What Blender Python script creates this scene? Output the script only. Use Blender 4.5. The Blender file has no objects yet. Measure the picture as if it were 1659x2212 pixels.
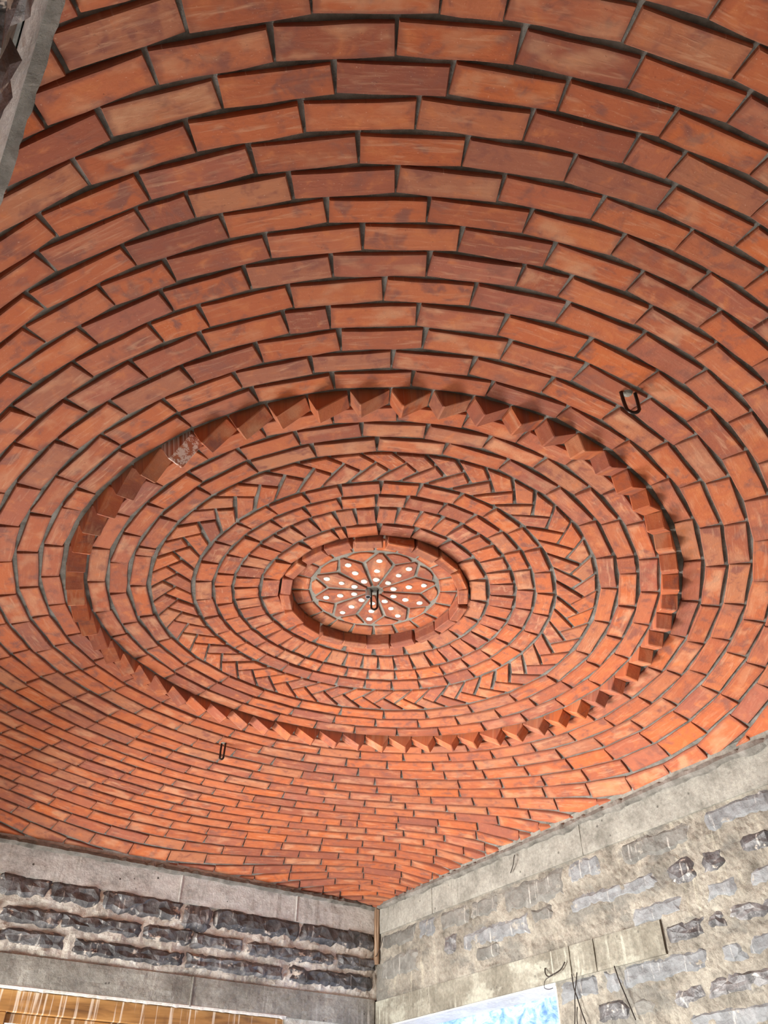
import bpy, math, random
import numpy as np
from mathutils import Vector, Matrix, noise as mnoise

random.seed(7)
rng = np.random.default_rng(7)
sc = bpy.context.scene
COL = sc.collection

# ------------------------------------------------------------------ camera
W_PX, H_PX, F_PX = 1659.0, 2212.0, 1724.577
CAM = Vector((-1.4215, -2.2432, 1.55))
PITCH, ROLL, PHI = 0.712923, 0.002656, 0.579049
hf = Vector((math.sin(PHI), math.cos(PHI), 0))
right0 = Vector((math.cos(PHI), -math.sin(PHI), 0))
fwd = hf * math.cos(PITCH) + Vector((0, 0, math.sin(PITCH)))
up0 = -hf * math.sin(PITCH) + Vector((0, 0, math.cos(PITCH)))
cr, sr = math.cos(ROLL), math.sin(ROLL)
c_right = right0 * cr + up0 * sr
c_up = -right0 * sr + up0 * cr
cam_d = bpy.data.cameras.new('camera')
cam_d.sensor_fit = 'HORIZONTAL'; cam_d.sensor_width = 36.0
cam_d.lens = F_PX / W_PX * 36.0
cam_d.clip_start = 0.02
cam = bpy.data.objects.new('camera', cam_d); COL.objects.link(cam)
cam.matrix_world = Matrix(((c_right.x, c_up.x, -fwd.x, CAM.x), (c_right.y, c_up.y, -fwd.y, CAM.y),
                           (c_right.z, c_up.z, -fwd.z, CAM.z), (0, 0, 0, 1)))
sc.camera = cam

# ------------------------------------------------------------------ world, lights, exposure
wd = bpy.data.worlds.new('world'); sc.world = wd; wd.use_nodes = True
bg = wd.node_tree.nodes['Background']
bg.inputs[0].default_value = (0.86, 0.93, 1.0, 1); bg.inputs[1].default_value = 0.35

def area(name, loc, target, sx, sy, power, col):
    l = bpy.data.lights.new(name, 'AREA'); l.shape = 'RECTANGLE'; l.size = sx; l.size_y = sy
    l.energy = power; l.color = col
    o = bpy.data.objects.new(name, l); COL.objects.link(o); o.location = loc
    d = Vector(target) - Vector(loc)
    o.rotation_euler = d.to_track_quat('-Z', 'Y').to_euler()
    return o
area('daylight_side_opening', (-3.3, 1.5, 0.9), (0.5, 0.4, 2.2), 2.3, 1.8, 640, (1.0, 0.965, 0.92))
area('daylight_door', (-0.1, 4.3, 0.85), (-0.1, 0.0, 2.0), 2.2, 1.7, 460, (1.0, 0.965, 0.92))
area('daylight_window', (2.35, 1.62, 1.6), (0.0, 0.6, 2.1), 1.4, 1.4, 30, (0.80, 0.90, 1.0))

sc.view_settings.view_transform = 'Standard'
sc.view_settings.look = 'None'
sc.view_settings.exposure = 0.13
sc.view_settings.gamma = 1.0
sc.view_settings.use_curve_mapping = False
sc.cycles.use_adaptive_sampling = True; sc.cycles.adaptive_threshold = 0.08; sc.cycles.adaptive_min_samples = 16; sc.cycles.use_denoising = True
sc.cycles.max_bounces = 5; sc.cycles.diffuse_bounces = 3; sc.cycles.glossy_bounces = 2
sc.cycles.transmission_bounces = 4; sc.cycles.transparent_max_bounces = 8

# ------------------------------------------------------------------ vault surface
S, CH = 1.9, 1.55
VA, VB, OX, OY = 1.29109, 0.85504, -0.00562, 0.00809
VQ, VK, ZB = 0.443834, 0.442029, 0.750781
Y_FAR, Y_NEAR, X_FAR, X_NEAR = 2.4638, -2.4424, 1.6092, -1.6399
Z_BEAM, Z_BEAM0 = 2.9765, 2.8316
Z_PLATE = 3.4215
EDGE = 0.011

def vz(x, y):
    A = 1 - ((y / S + OX) / VA) ** 2; A = (A + math.sqrt(A * A + 4 * EDGE * EDGE)) / 2
    B = 1 - ((x / S + OY) / VB) ** 2; B = (B + math.sqrt(B * B + 4 * EDGE * EDGE)) / 2
    m = min(max(1 - A * B, 1e-6), 1 - 1e-6)
    g = (1 - m ** VK) ** VQ
    return CH + S * (ZB + (1 - ZB) * g)
def vp(r, t):
    x, y = r * math.cos(t), r * math.sin(t)
    return Vector((x, y, vz(x, y)))
def frame(r, t, h=0.012):
    """point on the vault with its tangent (along the course), slope and inward (room side) normal"""
    P = vp(r, t); dt = h / r
    T = (vp(r, t + dt) - vp(r, t - dt)) / (2 * h)
    R = (vp(r + h, t) - vp(r - h, t)) / (2 * h)
    tl, rl = T.length, R.length
    tn = T.normalized(); n = R.cross(tn).normalized()
    if n.z > 0: n = -n
    s = tn.cross(n).normalized()
    if s.dot(R) < 0: s = -s
    return P, tn, s, n, tl, rl
def inside(r, t, m=0.0):
    x, y = r * math.cos(t), r * math.sin(t)
    return X_NEAR + m < x < X_FAR - m and Y_NEAR + m < y < Y_FAR - m

def project(P):
    d = P - CAM; z = d.dot(fwd)
    if z < 0.05: return None
    return (W_PX / 2 + F_PX * d.dot(c_right) / z, H_PX / 2 - F_PX * d.dot(c_up) / z)

# ------------------------------------------------------------------ node helpers
def new_mat(name):
    m = bpy.data.materials.new(name); m.use_nodes = True
    nt = m.node_tree; b = nt.nodes['Principled BSDF']
    return m, nt, b
def N(nt, typ, **kw):
    n = nt.nodes.new(typ)
    for k, v in kw.items():
        if k in n.inputs.keys() if isinstance(k, str) else False: n.inputs[k].default_value = v
        else: setattr(n, k, v)
    return n
def ramp(nt, fac, stops, interp='LINEAR'):
    n = nt.nodes.new('ShaderNodeValToRGB'); cr_ = n.color_ramp; cr_.interpolation = interp
    while len(cr_.elements) > 1: cr_.elements.remove(cr_.elements[-1])
    cr_.elements[0].position = stops[0][0]; cr_.elements[0].color = (*stops[0][1], 1)
    for p, c in stops[1:]:
        e = cr_.elements.new(p); e.color = (*c, 1)
    nt.links.new(fac, n.inputs[0]); return n.outputs[0]
def mixc(nt, fac, a, b, mode='MIX'):
    n = nt.nodes.new('ShaderNodeMix'); n.data_type = 'RGBA'; n.blend_type = mode
    for sock, v in ((n.inputs[0], fac), (n.inputs[6], a), (n.inputs[7], b)):
        if isinstance(v, bpy.types.NodeSocket): nt.links.new(v, sock)
        elif isinstance(v, tuple): sock.default_value = (*v, 1)
        else: sock.default_value = v
    return n.outputs[2]
def math_n(nt, op, a, b=None, c=None, clamp=False):
    n = nt.nodes.new('ShaderNodeMath'); n.operation = op; n.use_clamp = clamp
    for i, v in enumerate((a, b, c)):
        if v is None: continue
        if isinstance(v, bpy.types.NodeSocket): nt.links.new(v, n.inputs[i])
        else: n.inputs[i].default_value = v
    return n.outputs[0]
def noise_n(nt, vec, scale, detail=3, rough=0.55, dist=0.0):
    n = nt.nodes.new('ShaderNodeTexNoise'); n.inputs['Scale'].default_value = scale
    n.inputs['Detail'].default_value = detail; n.inputs['Roughness'].default_value = rough
    n.inputs['Distortion'].default_value = dist
    nt.links.new(vec, n.inputs['Vector']); return n.outputs[0]
def mapping(nt, vec, scale=(1, 1, 1), loc=(0, 0, 0)):
    n = nt.nodes.new('ShaderNodeMapping'); n.inputs['Scale'].default_value = scale; n.inputs['Location'].default_value = loc
    nt.links.new(vec, n.inputs['Vector']); return n.outputs[0]
def bump(nt, b, h, strength=0.4, dist=0.01):
    n = nt.nodes.new('ShaderNodeBump'); n.inputs['Strength'].default_value = strength; n.inputs['Distance'].default_value = dist
    nt.links.new(h, n.inputs['Height']); nt.links.new(n.outputs[0], b.inputs['Normal'])
def smooth_step(nt, v, a, b):
    n = nt.nodes.new('ShaderNodeMapRange'); n.interpolation_type = 'SMOOTHSTEP'
    n.inputs[1].default_value = a; n.inputs[2].default_value = b
    nt.links.new(v, n.inputs[0]); return n.outputs[0]

def brick_material(name, per_object=True, splashed=False):
    m, nt, b = new_mat(name)
    uv = nt.nodes.new('ShaderNodeUVMap').outputs[0]
    if per_object: rnd = nt.nodes.new('ShaderNodeObjectInfo').outputs['Random']
    else:
        a = nt.nodes.new('ShaderNodeAttribute'); a.attribute_name = 'tone'; rnd = a.outputs['Fac']
    r2 = math_n(nt, 'FRACT', math_n(nt, 'MULTIPLY', rnd, 37.31))
    r3 = math_n(nt, 'FRACT', math_n(nt, 'MULTIPLY', rnd, 91.77))
    sep = nt.nodes.new('ShaderNodeSeparateXYZ'); nt.links.new(uv, sep.inputs[0])
    cmb = nt.nodes.new('ShaderNodeCombineXYZ')
    nt.links.new(math_n(nt, 'MULTIPLY', sep.outputs[0], 3.0), cmb.inputs[0]); nt.links.new(sep.outputs[1], cmb.inputs[1])
    nt.links.new(math_n(nt, 'MULTIPLY', rnd, 713.0), cmb.inputs[2])
    P = cmb.outputs[0]                                  # u 0..3 along the brick, v 0..1 across, own slice per brick
    base = ramp(nt, rnd, [(0.0, (0.29, 0.092, 0.058)), (0.14, (0.41, 0.118, 0.055)), (0.3, (0.48, 0.128, 0.050)), (0.45, (0.49, 0.152, 0.068)),
                          (0.58, (0.36, 0.116, 0.074)), (0.7, (0.53, 0.138, 0.044)), (0.8, (0.43, 0.123, 0.057)), (0.9, (0.46, 0.185, 0.095)), (1.0, (0.32, 0.102, 0.066))])
    # warm and mauve drifts from the kiln
    n1 = noise_n(nt, P, 1.1, 3, 0.6, 0.4)
    c = mixc(nt, smooth_step(nt, n1, 0.5, 0.70), base, (0.27, 0.098, 0.068))
    c = mixc(nt, math_n(nt, 'MULTIPLY', smooth_step(nt, n1, 0.47, 0.25), 0.8), c, (0.57, 0.185, 0.07))
    # pale drag marks along the length
    st = noise_n(nt, mapping(nt, P, (0.45, 3.2, 1)), 1.6, 3, 0.6, 0.7)
    msk = math_n(nt, 'MULTIPLY', smooth_step(nt, st, 0.5, 0.78), math_n(nt, 'MULTIPLY_ADD', r2, 0.6, 0.06))
    c = mixc(nt, msk, c, (0.64, 0.36, 0.22))
    # large creamy bloom on some bricks
    bl = noise_n(nt, mapping(nt, P, (0.8, 1.2, 1), (5, 2, 9)), 0.9, 3, 0.5)
    msk2 = math_n(nt, 'MULTIPLY', smooth_step(nt, bl, 0.46, 0.68), smooth_step(nt, r3, 0.3, 1.0))
    c = mixc(nt, math_n(nt, 'MULTIPLY', msk2, 0.6), c, (0.62, 0.33, 0.19))
    # fired darker rim
    ex = math_n(nt, 'ABSOLUTE', math_n(nt, 'SUBTRACT', sep.outputs[0], 0.5))
    ey = math_n(nt, 'ABSOLUTE', math_n(nt, 'SUBTRACT', sep.outputs[1], 0.5))
    wob = math_n(nt, 'MULTIPLY', math_n(nt, 'SUBTRACT', noise_n(nt, P, 3.0, 3), 0.5), 0.12)
    e = math_n(nt, 'MAXIMUM', math_n(nt, 'ADD', smooth_step(nt, math_n(nt, 'ADD', ex, wob), 0.42, 0.5), 0.0), smooth_step(nt, math_n(nt, 'ADD', ey, wob), 0.36, 0.5))
    c = mixc(nt, math_n(nt, 'MULTIPLY', e, math_n(nt, 'MULTIPLY_ADD', r3, 0.5, 0.22)), c, (0.23, 0.078, 0.052))
    # specks, soot, pits
    sp = noise_n(nt, P, 14.0, 2, 0.5)
    c = mixc(nt, math_n(nt, 'MULTIPLY', smooth_step(nt, sp, 0.68, 0.76), 0.3), c, (0.75, 0.5, 0.36))
    pit = noise_n(nt, mapping(nt, P, (1, 1, 1), (3, 7, 1)), 8.0, 3, 0.6)
    c = mixc(nt, math_n(nt, 'MULTIPLY', smooth_step(nt, pit, 0.68, 0.76), 0.6), c, (0.14, 0.05, 0.03))
    if splashed:
        c = mixc(nt, math_n(nt, 'MULTIPLY', smooth_step(nt, noise_n(nt, P, 4.0, 5, 0.7), 0.46, 0.56), 0.85), c, (0.80, 0.66, 0.60))
    nt.links.new(c, b.inputs['Base Color'])
    b.inputs['Roughness'].default_value = 0.82
    b.inputs['Specular IOR Level'].default_value = 0.25
    hgt = math_n(nt, 'ADD', noise_n(nt, P, 6.0, 4, 0.7), math_n(nt, 'MULTIPLY', st, 0.6))
    bump(nt, b, hgt, 0.35, 0.004)
    return m

def mortar_material(name, cols, scale=9.0, bstr=0.7, bdist=0.006):
    m, nt, b = new_mat(name)
    pos = nt.nodes.new('ShaderNodeNewGeometry').outputs['Position']
    n = noise_n(nt, pos, scale, 6, 0.65)
    c = ramp(nt, n, [(0.3, cols[0]), (0.5, cols[1]), (0.7, cols[2])])
    nt.links.new(c, b.inputs['Base Color']); b.inputs['Roughness'].default_value = 0.95
    b.inputs['Specular IOR Level'].default_value = 0.1
    bump(nt, b, noise_n(nt, pos, scale * 12, 5, 0.7), bstr, bdist)
    return m

def streak_wall_material(name, cols, streak, smear=None, vertical_axis='Z', bscale=70.0, bdist=0.008, pits=0.0):
    """rough masonry colour with lime runs down the face"""
    m, nt, b = new_mat(name)
    pos = nt.nodes.new('ShaderNodeNewGeometry').outputs['Position']
    n = noise_n(nt, pos, 5.0, 7, 0.7)
    c = ramp(nt, n, [(0.35, cols[0]), (0.5, cols[1]), (0.65, cols[2])])
    run = noise_n(nt, mapping(nt, pos, (34, 34, 1.7)), 1.0, 4, 0.6)
    gate = smooth_step(nt, noise_n(nt, mapping(nt, pos, (2.2, 2.2, 3.0), (4, 1, 2)), 1.0, 3), 0.42, 0.62)
    c = mixc(nt, math_n(nt, 'MULTIPLY', math_n(nt, 'MULTIPLY', smooth_step(nt, run, 0.52, 0.68), gate), 0.75), c, streak)
    if smear:
        sm = noise_n(nt, mapping(nt, pos, (3.0, 3.0, 6.0), (7, 3, 1)), 1.0, 5, 0.65)
        c = mixc(nt, math_n(nt, 'MULTIPLY', smooth_step(nt, sm, 0.52, 0.62), 0.8), c, smear)
    fine = noise_n(nt, pos, 60.0, 4, 0.7)
    c = mixc(nt, 0.25, c, ramp(nt, fine, [(0.3, (0.12, 0.11, 0.1)), (0.7, (0.95, 0.92, 0.88))]), 'OVERLAY')
    if pits:
        pv = nt.nodes.new('ShaderNodeTexVoronoi'); pv.inputs['Scale'].default_value = 22.0
        nt.links.new(pos, pv.inputs['Vector'])
        pg = math_n(nt, 'MULTIPLY', smooth_step(nt, pv.outputs['Distance'], 0.16, 0.1), smooth_step(nt, noise_n(nt, pos, 7.0, 2), 0.55, 0.6))
        c = mixc(nt, math_n(nt, 'MULTIPLY', pg, pits), c, (0.06, 0.055, 0.05))
    nt.links.new(c, b.inputs['Base Color']); b.inputs['Roughness'].default_value = 0.93
    b.inputs['Specular IOR Level'].default_value = 0.15
    hh = math_n(nt, 'ADD', noise_n(nt, pos, bscale, 6, 0.75), math_n(nt, 'MULTIPLY', noise_n(nt, pos, 18.0, 4), 1.5))
    bump(nt, b, hh, 1.0, bdist)
    return m

def stone_material(name, dark, mid, light, runs, rough=0.55, smear=(0.5, 0.46, 0.39), cover=0.5):
    m, nt, b = new_mat(name)
    pos = nt.nodes.new('ShaderNodeNewGeometry').outputs['Position']
    rnd = nt.nodes.new('ShaderNodeObjectInfo').outputs['Random']
    n = noise_n(nt, pos, 14.0, 5, 0.65, 0.6)
    c = ramp(nt, math_n(nt, 'ADD', n, math_n(nt, 'MULTIPLY', math_n(nt, 'SUBTRACT', rnd, 0.5), 0.22)), [(0.3, dark), (0.52, mid), (0.75, light)])
    vor = nt.nodes.new('ShaderNodeTexVoronoi'); vor.inputs['Scale'].default_value = 26.0
    nt.links.new(pos, vor.inputs['Vector'])
    run = noise_n(nt, mapping(nt, pos, (48, 48, 3.0)), 1.0, 3, 0.6)
    c = mixc(nt, math_n(nt, 'MULTIPLY', smooth_step(nt, run, 0.6, 0.7), runs), c, (0.62, 0.60, 0.55))
    sm = math_n(nt, 'ADD', noise_n(nt, mapping(nt, pos, (9, 9, 13), (2, 5, 3)), 1.0, 5, 0.7), math_n(nt, 'MULTIPLY', noise_n(nt, pos, 75.0, 3), 0.12))
    c = mixc(nt, math_n(nt, 'MULTIPLY', smooth_step(nt, sm, 0.66, 0.70), cover), c, smear)
    nt.links.new(c, b.inputs['Base Color']); b.inputs['Roughness'].default_value = rough
    bump(nt, b, math_n(nt, 'ADD', math_n(nt, 'MULTIPLY', vor.outputs['Distance'], 0.9), noise_n(nt, pos, 40.0, 4, 0.6)), 0.55, 0.012)
    return m

def plain(name, col, rough=0.6, metal=0.0, bsc=None):
    m, nt, b = new_mat(name)
    b.inputs['Base Color'].default_value = (*col, 1); b.inputs['Roughness'].default_value = rough; b.inputs['Metallic'].default_value = metal
    pos = nt.nodes.new('ShaderNodeNewGeometry').outputs['Position']
    n = noise_n(nt, pos, bsc or 60.0, 4)
    nt.links.new(mixc(nt, 0.3, col, ramp(nt, n, [(0.3, tuple(x * 0.5 for x in col)), (0.7, tuple(min(1, x * 1.5) for x in col))])), b.inputs['Base Color'])
    bump(nt, b, n, 0.3, 0.002)
    return m

M_BRICK = brick_material('terracotta_brick')
M_BRICK_STUFF = brick_material('terracotta_brick_joined', per_object=False)
M_BRICK_SPLASH = brick_material('terracotta_brick_limewashed', splashed=True)
M_MORTAR = mortar_material('grey_mortar', [(0.11, 0.104, 0.093), (0.21, 0.20, 0.18), (0.32, 0.305, 0.28)], 14.0)
M_MORTAR_PALE = mortar_material('pale_mortar', [(0.20, 0.19, 0.165), (0.29, 0.275, 0.24), (0.38, 0.36, 0.32)], 14.0)
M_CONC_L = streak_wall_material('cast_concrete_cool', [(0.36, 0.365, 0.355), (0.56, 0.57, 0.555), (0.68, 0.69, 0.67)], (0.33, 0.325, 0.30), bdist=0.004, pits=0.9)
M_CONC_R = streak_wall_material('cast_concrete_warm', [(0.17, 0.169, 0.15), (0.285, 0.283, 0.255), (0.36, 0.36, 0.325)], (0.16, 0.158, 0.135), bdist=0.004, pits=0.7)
M_LINTEL_L = streak_wall_material('lintel_concrete_dark', [(0.19, 0.185, 0.165), (0.27, 0.265, 0.24), (0.38, 0.375, 0.34)], (0.50, 0.49, 0.45), bdist=0.004, pits=0.8)
M_LINTEL_R = streak_wall_material('lintel_concrete_limed', [(0.15, 0.14, 0.115), (0.21, 0.20, 0.165), (0.30, 0.29, 0.245)], (0.50, 0.51, 0.44), smear=(0.36, 0.365, 0.31), bdist=0.004, pits=0.5)
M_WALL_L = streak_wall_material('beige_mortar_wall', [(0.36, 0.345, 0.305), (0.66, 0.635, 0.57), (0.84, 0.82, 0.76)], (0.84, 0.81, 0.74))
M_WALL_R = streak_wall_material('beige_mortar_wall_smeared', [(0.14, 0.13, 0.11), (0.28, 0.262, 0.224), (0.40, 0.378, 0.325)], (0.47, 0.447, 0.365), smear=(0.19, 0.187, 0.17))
M_STONE_DARK = stone_material('split_dark_stone', (0.045, 0.044, 0.046), (0.10, 0.099, 0.103), (0.25, 0.245, 0.245), 0.45, 0.45, (0.55, 0.48, 0.41), 0.8)
M_STONE_GREY = stone_material('sawn_grey_stone', (0.115, 0.122, 0.128), (0.175, 0.185, 0.193), (0.25, 0.26, 0.267), 0.55, 0.65, (0.34, 0.32, 0.27), 0.7)
M_STONE_OLIVE = stone_material('limed_grey_stone', (0.10, 0.098, 0.088), (0.155, 0.152, 0.138), (0.23, 0.225, 0.205), 0.5, 0.7, (0.34, 0.32, 0.27), 0.55)
M_STEEL = plain('dark_rebar', (0.035, 0.024, 0.02), 0.35, 0.6)
M_PIPE = plain('galvanised_pipe', (0.55, 0.58, 0.60), 0.35, 0.9)
M_WIRE = plain('rusty_tie_wire', (0.03, 0.022, 0.018), 0.6, 0.4)
M_DOT = plain('white_limestone_dot', (0.84, 0.80, 0.72), 0.7)
M_FLOOR = mortar_material('floor_concrete', [(0.38, 0.35, 0.31), (0.46, 0.43, 0.38), (0.54, 0.50, 0.45)], 3.0)
M_GROUND = mortar_material('yard_ground', [(0.42, 0.38, 0.32), (0.50, 0.46, 0.40), (0.58, 0.53, 0.46)], 2.0)

def wood_material():
    m, nt, b = new_mat('golden_lumber')
    pos = nt.nodes.new('ShaderNodeNewGeometry').outputs['Position']
    g = noise_n(nt, mapping(nt, pos, (3, 8, 22)), 1.0, 5, 0.6, 0.5)
    c = ramp(nt, g, [(0.3, (0.15, 0.07, 0.022)), (0.5, (0.34, 0.17, 0.052)), (0.7, (0.46, 0.25, 0.08))])
    dark = noise_n(nt, mapping(nt, pos, (9, 4, 4)), 1.0, 3, 0.5)
    c = mixc(nt, math_n(nt, 'MULTIPLY', smooth_step(nt, dark, 0.56, 0.68), 0.6), c, (0.15, 0.07, 0.025))
    run = noise_n(nt, mapping(nt, pos, (62, 1, 2.2)), 1.0, 3, 0.55)
    c = mixc(nt, math_n(nt, 'MULTIPLY', smooth_step(nt, run, 0.55, 0.66), 0.8), c, (0.66, 0.56, 0.45))
    nt.links.new(c, b.inputs['Base Color']); b.inputs['Roughness'].default_value = 0.55
    bump(nt, b, g, 0.3, 0.003)
    return m
M_WOOD = wood_material()
def old_wood():
    m, nt, b = new_mat('weathered_batten')
    pos = nt.nodes.new('ShaderNodeNewGeometry').outputs['Position']
    g = noise_n(nt, mapping(nt, pos, (60, 60, 3)), 1.0, 5, 0.6)
    c = ramp(nt, g, [(0.32, (0.05, 0.03, 0.02)), (0.55, (0.27, 0.17, 0.10)), (0.72, (0.55, 0.46, 0.36))])
    nt.links.new(c, b.inputs['Base Color']); b.inputs['Roughness'].default_value = 0.85
    return m
M_OLDWOOD = old_wood()
def glass_material():
    m, nt, b = new_mat('clear_pane')
    out = nt.nodes['Material Output']
    tr = nt.nodes.new('ShaderNodeBsdfTransparent'); gl = nt.nodes.new('ShaderNodeBsdfGlossy'); gl.inputs['Roughness'].default_value = 0.03
    fr = nt.nodes.new('ShaderNodeFresnel'); mx = nt.nodes.new('ShaderNodeMixShader')
    nt.links.new(fr.outputs[0], mx.inputs[0]); nt.links.new(tr.outputs[0], mx.inputs[1]); nt.links.new(gl.outputs[0], mx.inputs[2])
    nt.links.new(mx.outputs[0], out.inputs['Surface']); return m
M_GLASS = glass_material()
def film_material():
    m, nt, b = new_mat('blue_protective_film')
    out = nt.nodes['Material Output']
    pos = nt.nodes.new('ShaderNodeNewGeometry').outputs['Position']
    n = noise_n(nt, mapping(nt, pos, (9, 9, 16)), 1.0, 6, 0.7, 1.6)
    c = ramp(nt, n, [(0.36, (0.34, 0.46, 0.78)), (0.47, (0.58, 0.70, 0.94)), (0.56, (0.86, 0.92, 1.0)), (0.64, (0.56, 0.68, 0.92))])
    tl = nt.nodes.new('ShaderNodeBsdfTranslucent'); tr = nt.nodes.new('ShaderNodeBsdfTransparent'); mx = nt.nodes.new('ShaderNodeMixShader')
    nt.links.new(c, tl.inputs[0]); nt.links.new(c, tr.inputs[0]); mx.inputs[0].default_value = 0.8
    nt.links.new(tr.outputs[0], mx.inputs[1]); nt.links.new(tl.outputs[0], mx.inputs[2]); nt.links.new(mx.outputs[0], out.inputs['Surface'])
    return m
M_FILM = film_material()
M_SOFFIT = streak_wall_material('pale_rendered_soffit', [(0.52, 0.50, 0.46), (0.62, 0.60, 0.56), (0.70, 0.68, 0.64)], (0.6, 0.58, 0.56), bdist=0.002)

# ------------------------------------------------------------------ object helpers
def mesh_from(name, verts, faces, mat, uvs=None, smooth=False):
    me = bpy.data.meshes.new(name)
    me.from_pydata([tuple(v) for v in verts], [], faces); me.update()
    if mat: me.materials.append(mat)
    if uvs is not None:
        lay = me.uv_layers.new(name='UVMap')
        vi = np.empty(len(me.loops), dtype=np.int32); me.loops.foreach_get('vertex_index', vi)
        lay.data.foreach_set('uv', np.asarray(uvs, dtype=np.float32)[vi].ravel())
    if smooth: me.polygons.foreach_set('use_smooth', [True] * len(me.polygons))
    return me
def link(name, me, parent=None, matrix=None):
    o = bpy.data.objects.new(name, me); COL.objects.link(o)
    if parent: o.parent = parent
    if matrix is not None: o.matrix_local = matrix
    return o
def tag(o, label=None, cat=None, group=None, kind=None):
    if label: o['label'] = label
    if cat: o['category'] = cat
    if group: o['group'] = group
    if kind: o['kind'] = kind
    return o
def empty(name, loc=(0, 0, 0)):
    o = bpy.data.objects.new(name, None); o.empty_display_size = 0.05; COL.objects.link(o); o.location = loc
    return o
class MB:
    def __init__(s): s.v, s.f = [], []
    def add(s, v, f):
        k = len(s.v); s.v += [tuple(p) for p in v]; s.f += [tuple(i + k for i in q) for q in f]
    def box(s, a, b):
        x0, y0, z0 = a; x1, y1, z1 = b
        s.add([(x0, y0, z0), (x1, y0, z0), (x1, y1, z0), (x0, y1, z0), (x0, y0, z1), (x1, y0, z1), (x1, y1, z1), (x0, y1, z1)],
              [(3, 2, 1, 0), (4, 5, 6, 7), (0, 1, 5, 4), (1, 2, 6, 5), (2, 3, 7, 6), (3, 0, 4, 7)])
    def bevel_box(s, a, b, c=0.004):
        a, b = Vector(a), Vector(b); lo = Vector(map(min, a, b)); hi = Vector(map(max, a, b))
        V = []; F = []
        idx = {}
        for ax in range(3):
            for sg in (0, 1):
                q = []
                o = [i for i in range(3) if i != ax]
                for u, w in ((0, 0), (1, 0), (1, 1), (0, 1)):
                    p = [0, 0, 0]; p[ax] = hi[ax] if sg else lo[ax]
                    p[o[0]] = (hi[o[0]] - c) if u else (lo[o[0]] + c); p[o[1]] = (hi[o[1]] - c) if w else (lo[o[1]] + c)
                    key = (ax, sg, u, w); idx[key] = len(V); V.append(tuple(p)); q.append(idx[key])
                F.append(tuple(q))
        def g(ax, bits):
            o = [i for i in range(3) if i != ax]; return idx[(ax, bits[ax], bits[o[0]], bits[o[1]])]
        for ax in range(3):                       # edges along ax
            o = [i for i in range(3) if i != ax]
            for u in (0, 1):
                for w in (0, 1):
                    b0 = [0, 0, 0]; b0[o[0]] = u; b0[o[1]] = w; b1 = list(b0); b1[ax] = 1
                    F.append((g(o[0], b0), g(o[0], b1), g(o[1], b1), g(o[1], b0)))
        for i in range(8):
            bb = [i & 1, (i >> 1) & 1, (i >> 2) & 1]; F.append((g(0, bb), g(1, bb), g(2, bb)))
        s.add(V, F)
    def tube(s, pts, r, n=8, cap=True):
        pts = [Vector(p) for p in pts]; rings = []
        prev = None
        for i, p in enumerate(pts):
            t = (pts[min(i + 1, len(pts) - 1)] - pts[max(i - 1, 0)]).normalized()
            if prev is None:
                a = t.cross(Vector((0.3, 0.2, 1))); a = a if a.length > 1e-3 else t.cross(Vector((1, 0, 0)))
                a.normalize()
            else:
                a = (prev - t * prev.dot(t)).normalized()
            prev = a; b = t.cross(a)
            rr = r[i] if isinstance(r, (list, tuple)) else r
            rings.append([p + (a * math.cos(2 * math.pi * k / n) + b * math.sin(2 * math.pi * k / n)) * rr for k in range(n)])
        V = [v for q in rings for v in q]; F = []
        for i in range(len(pts) - 1):
            for k in range(n): F.append((i * n + k, i * n + (k + 1) % n, (i + 1) * n + (k + 1) % n, (i + 1) * n + k))
        if cap: F += [tuple(range(n - 1, -1, -1)), tuple((len(pts) - 1) * n + k for k in range(n))]
        s.add(V, F)
    def build(s, name, mat, parent=None, smooth=False, fix=True):
        me = mesh_from(name, s.v, s.f, mat, smooth=smooth)
        if fix:
            import bmesh
            bm = bmesh.new(); bm.from_mesh(me); bmesh.ops.recalc_face_normals(bm, faces=bm.faces); bm.to_mesh(me); bm.free()
        return link(name, me, parent)
def smooth_path(pts, n=6):
    pts = [Vector(p) for p in pts]; out = []
    for i in range(len(pts) - 1):
        p0, p1, p2, p3 = pts[max(i - 1, 0)], pts[i], pts[i + 1], pts[min(i + 2, len(pts) - 1)]
        for k in range(n):
            t = k / n
            out.append(0.5 * ((2 * p1) + (p2 - p0) * t + (2 * p0 - 5 * p1 + 4 * p2 - p3) * t * t + (3 * p1 - p0 - 3 * p2 + p3) * t ** 3))
    out.append(pts[-1]); return out

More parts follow.
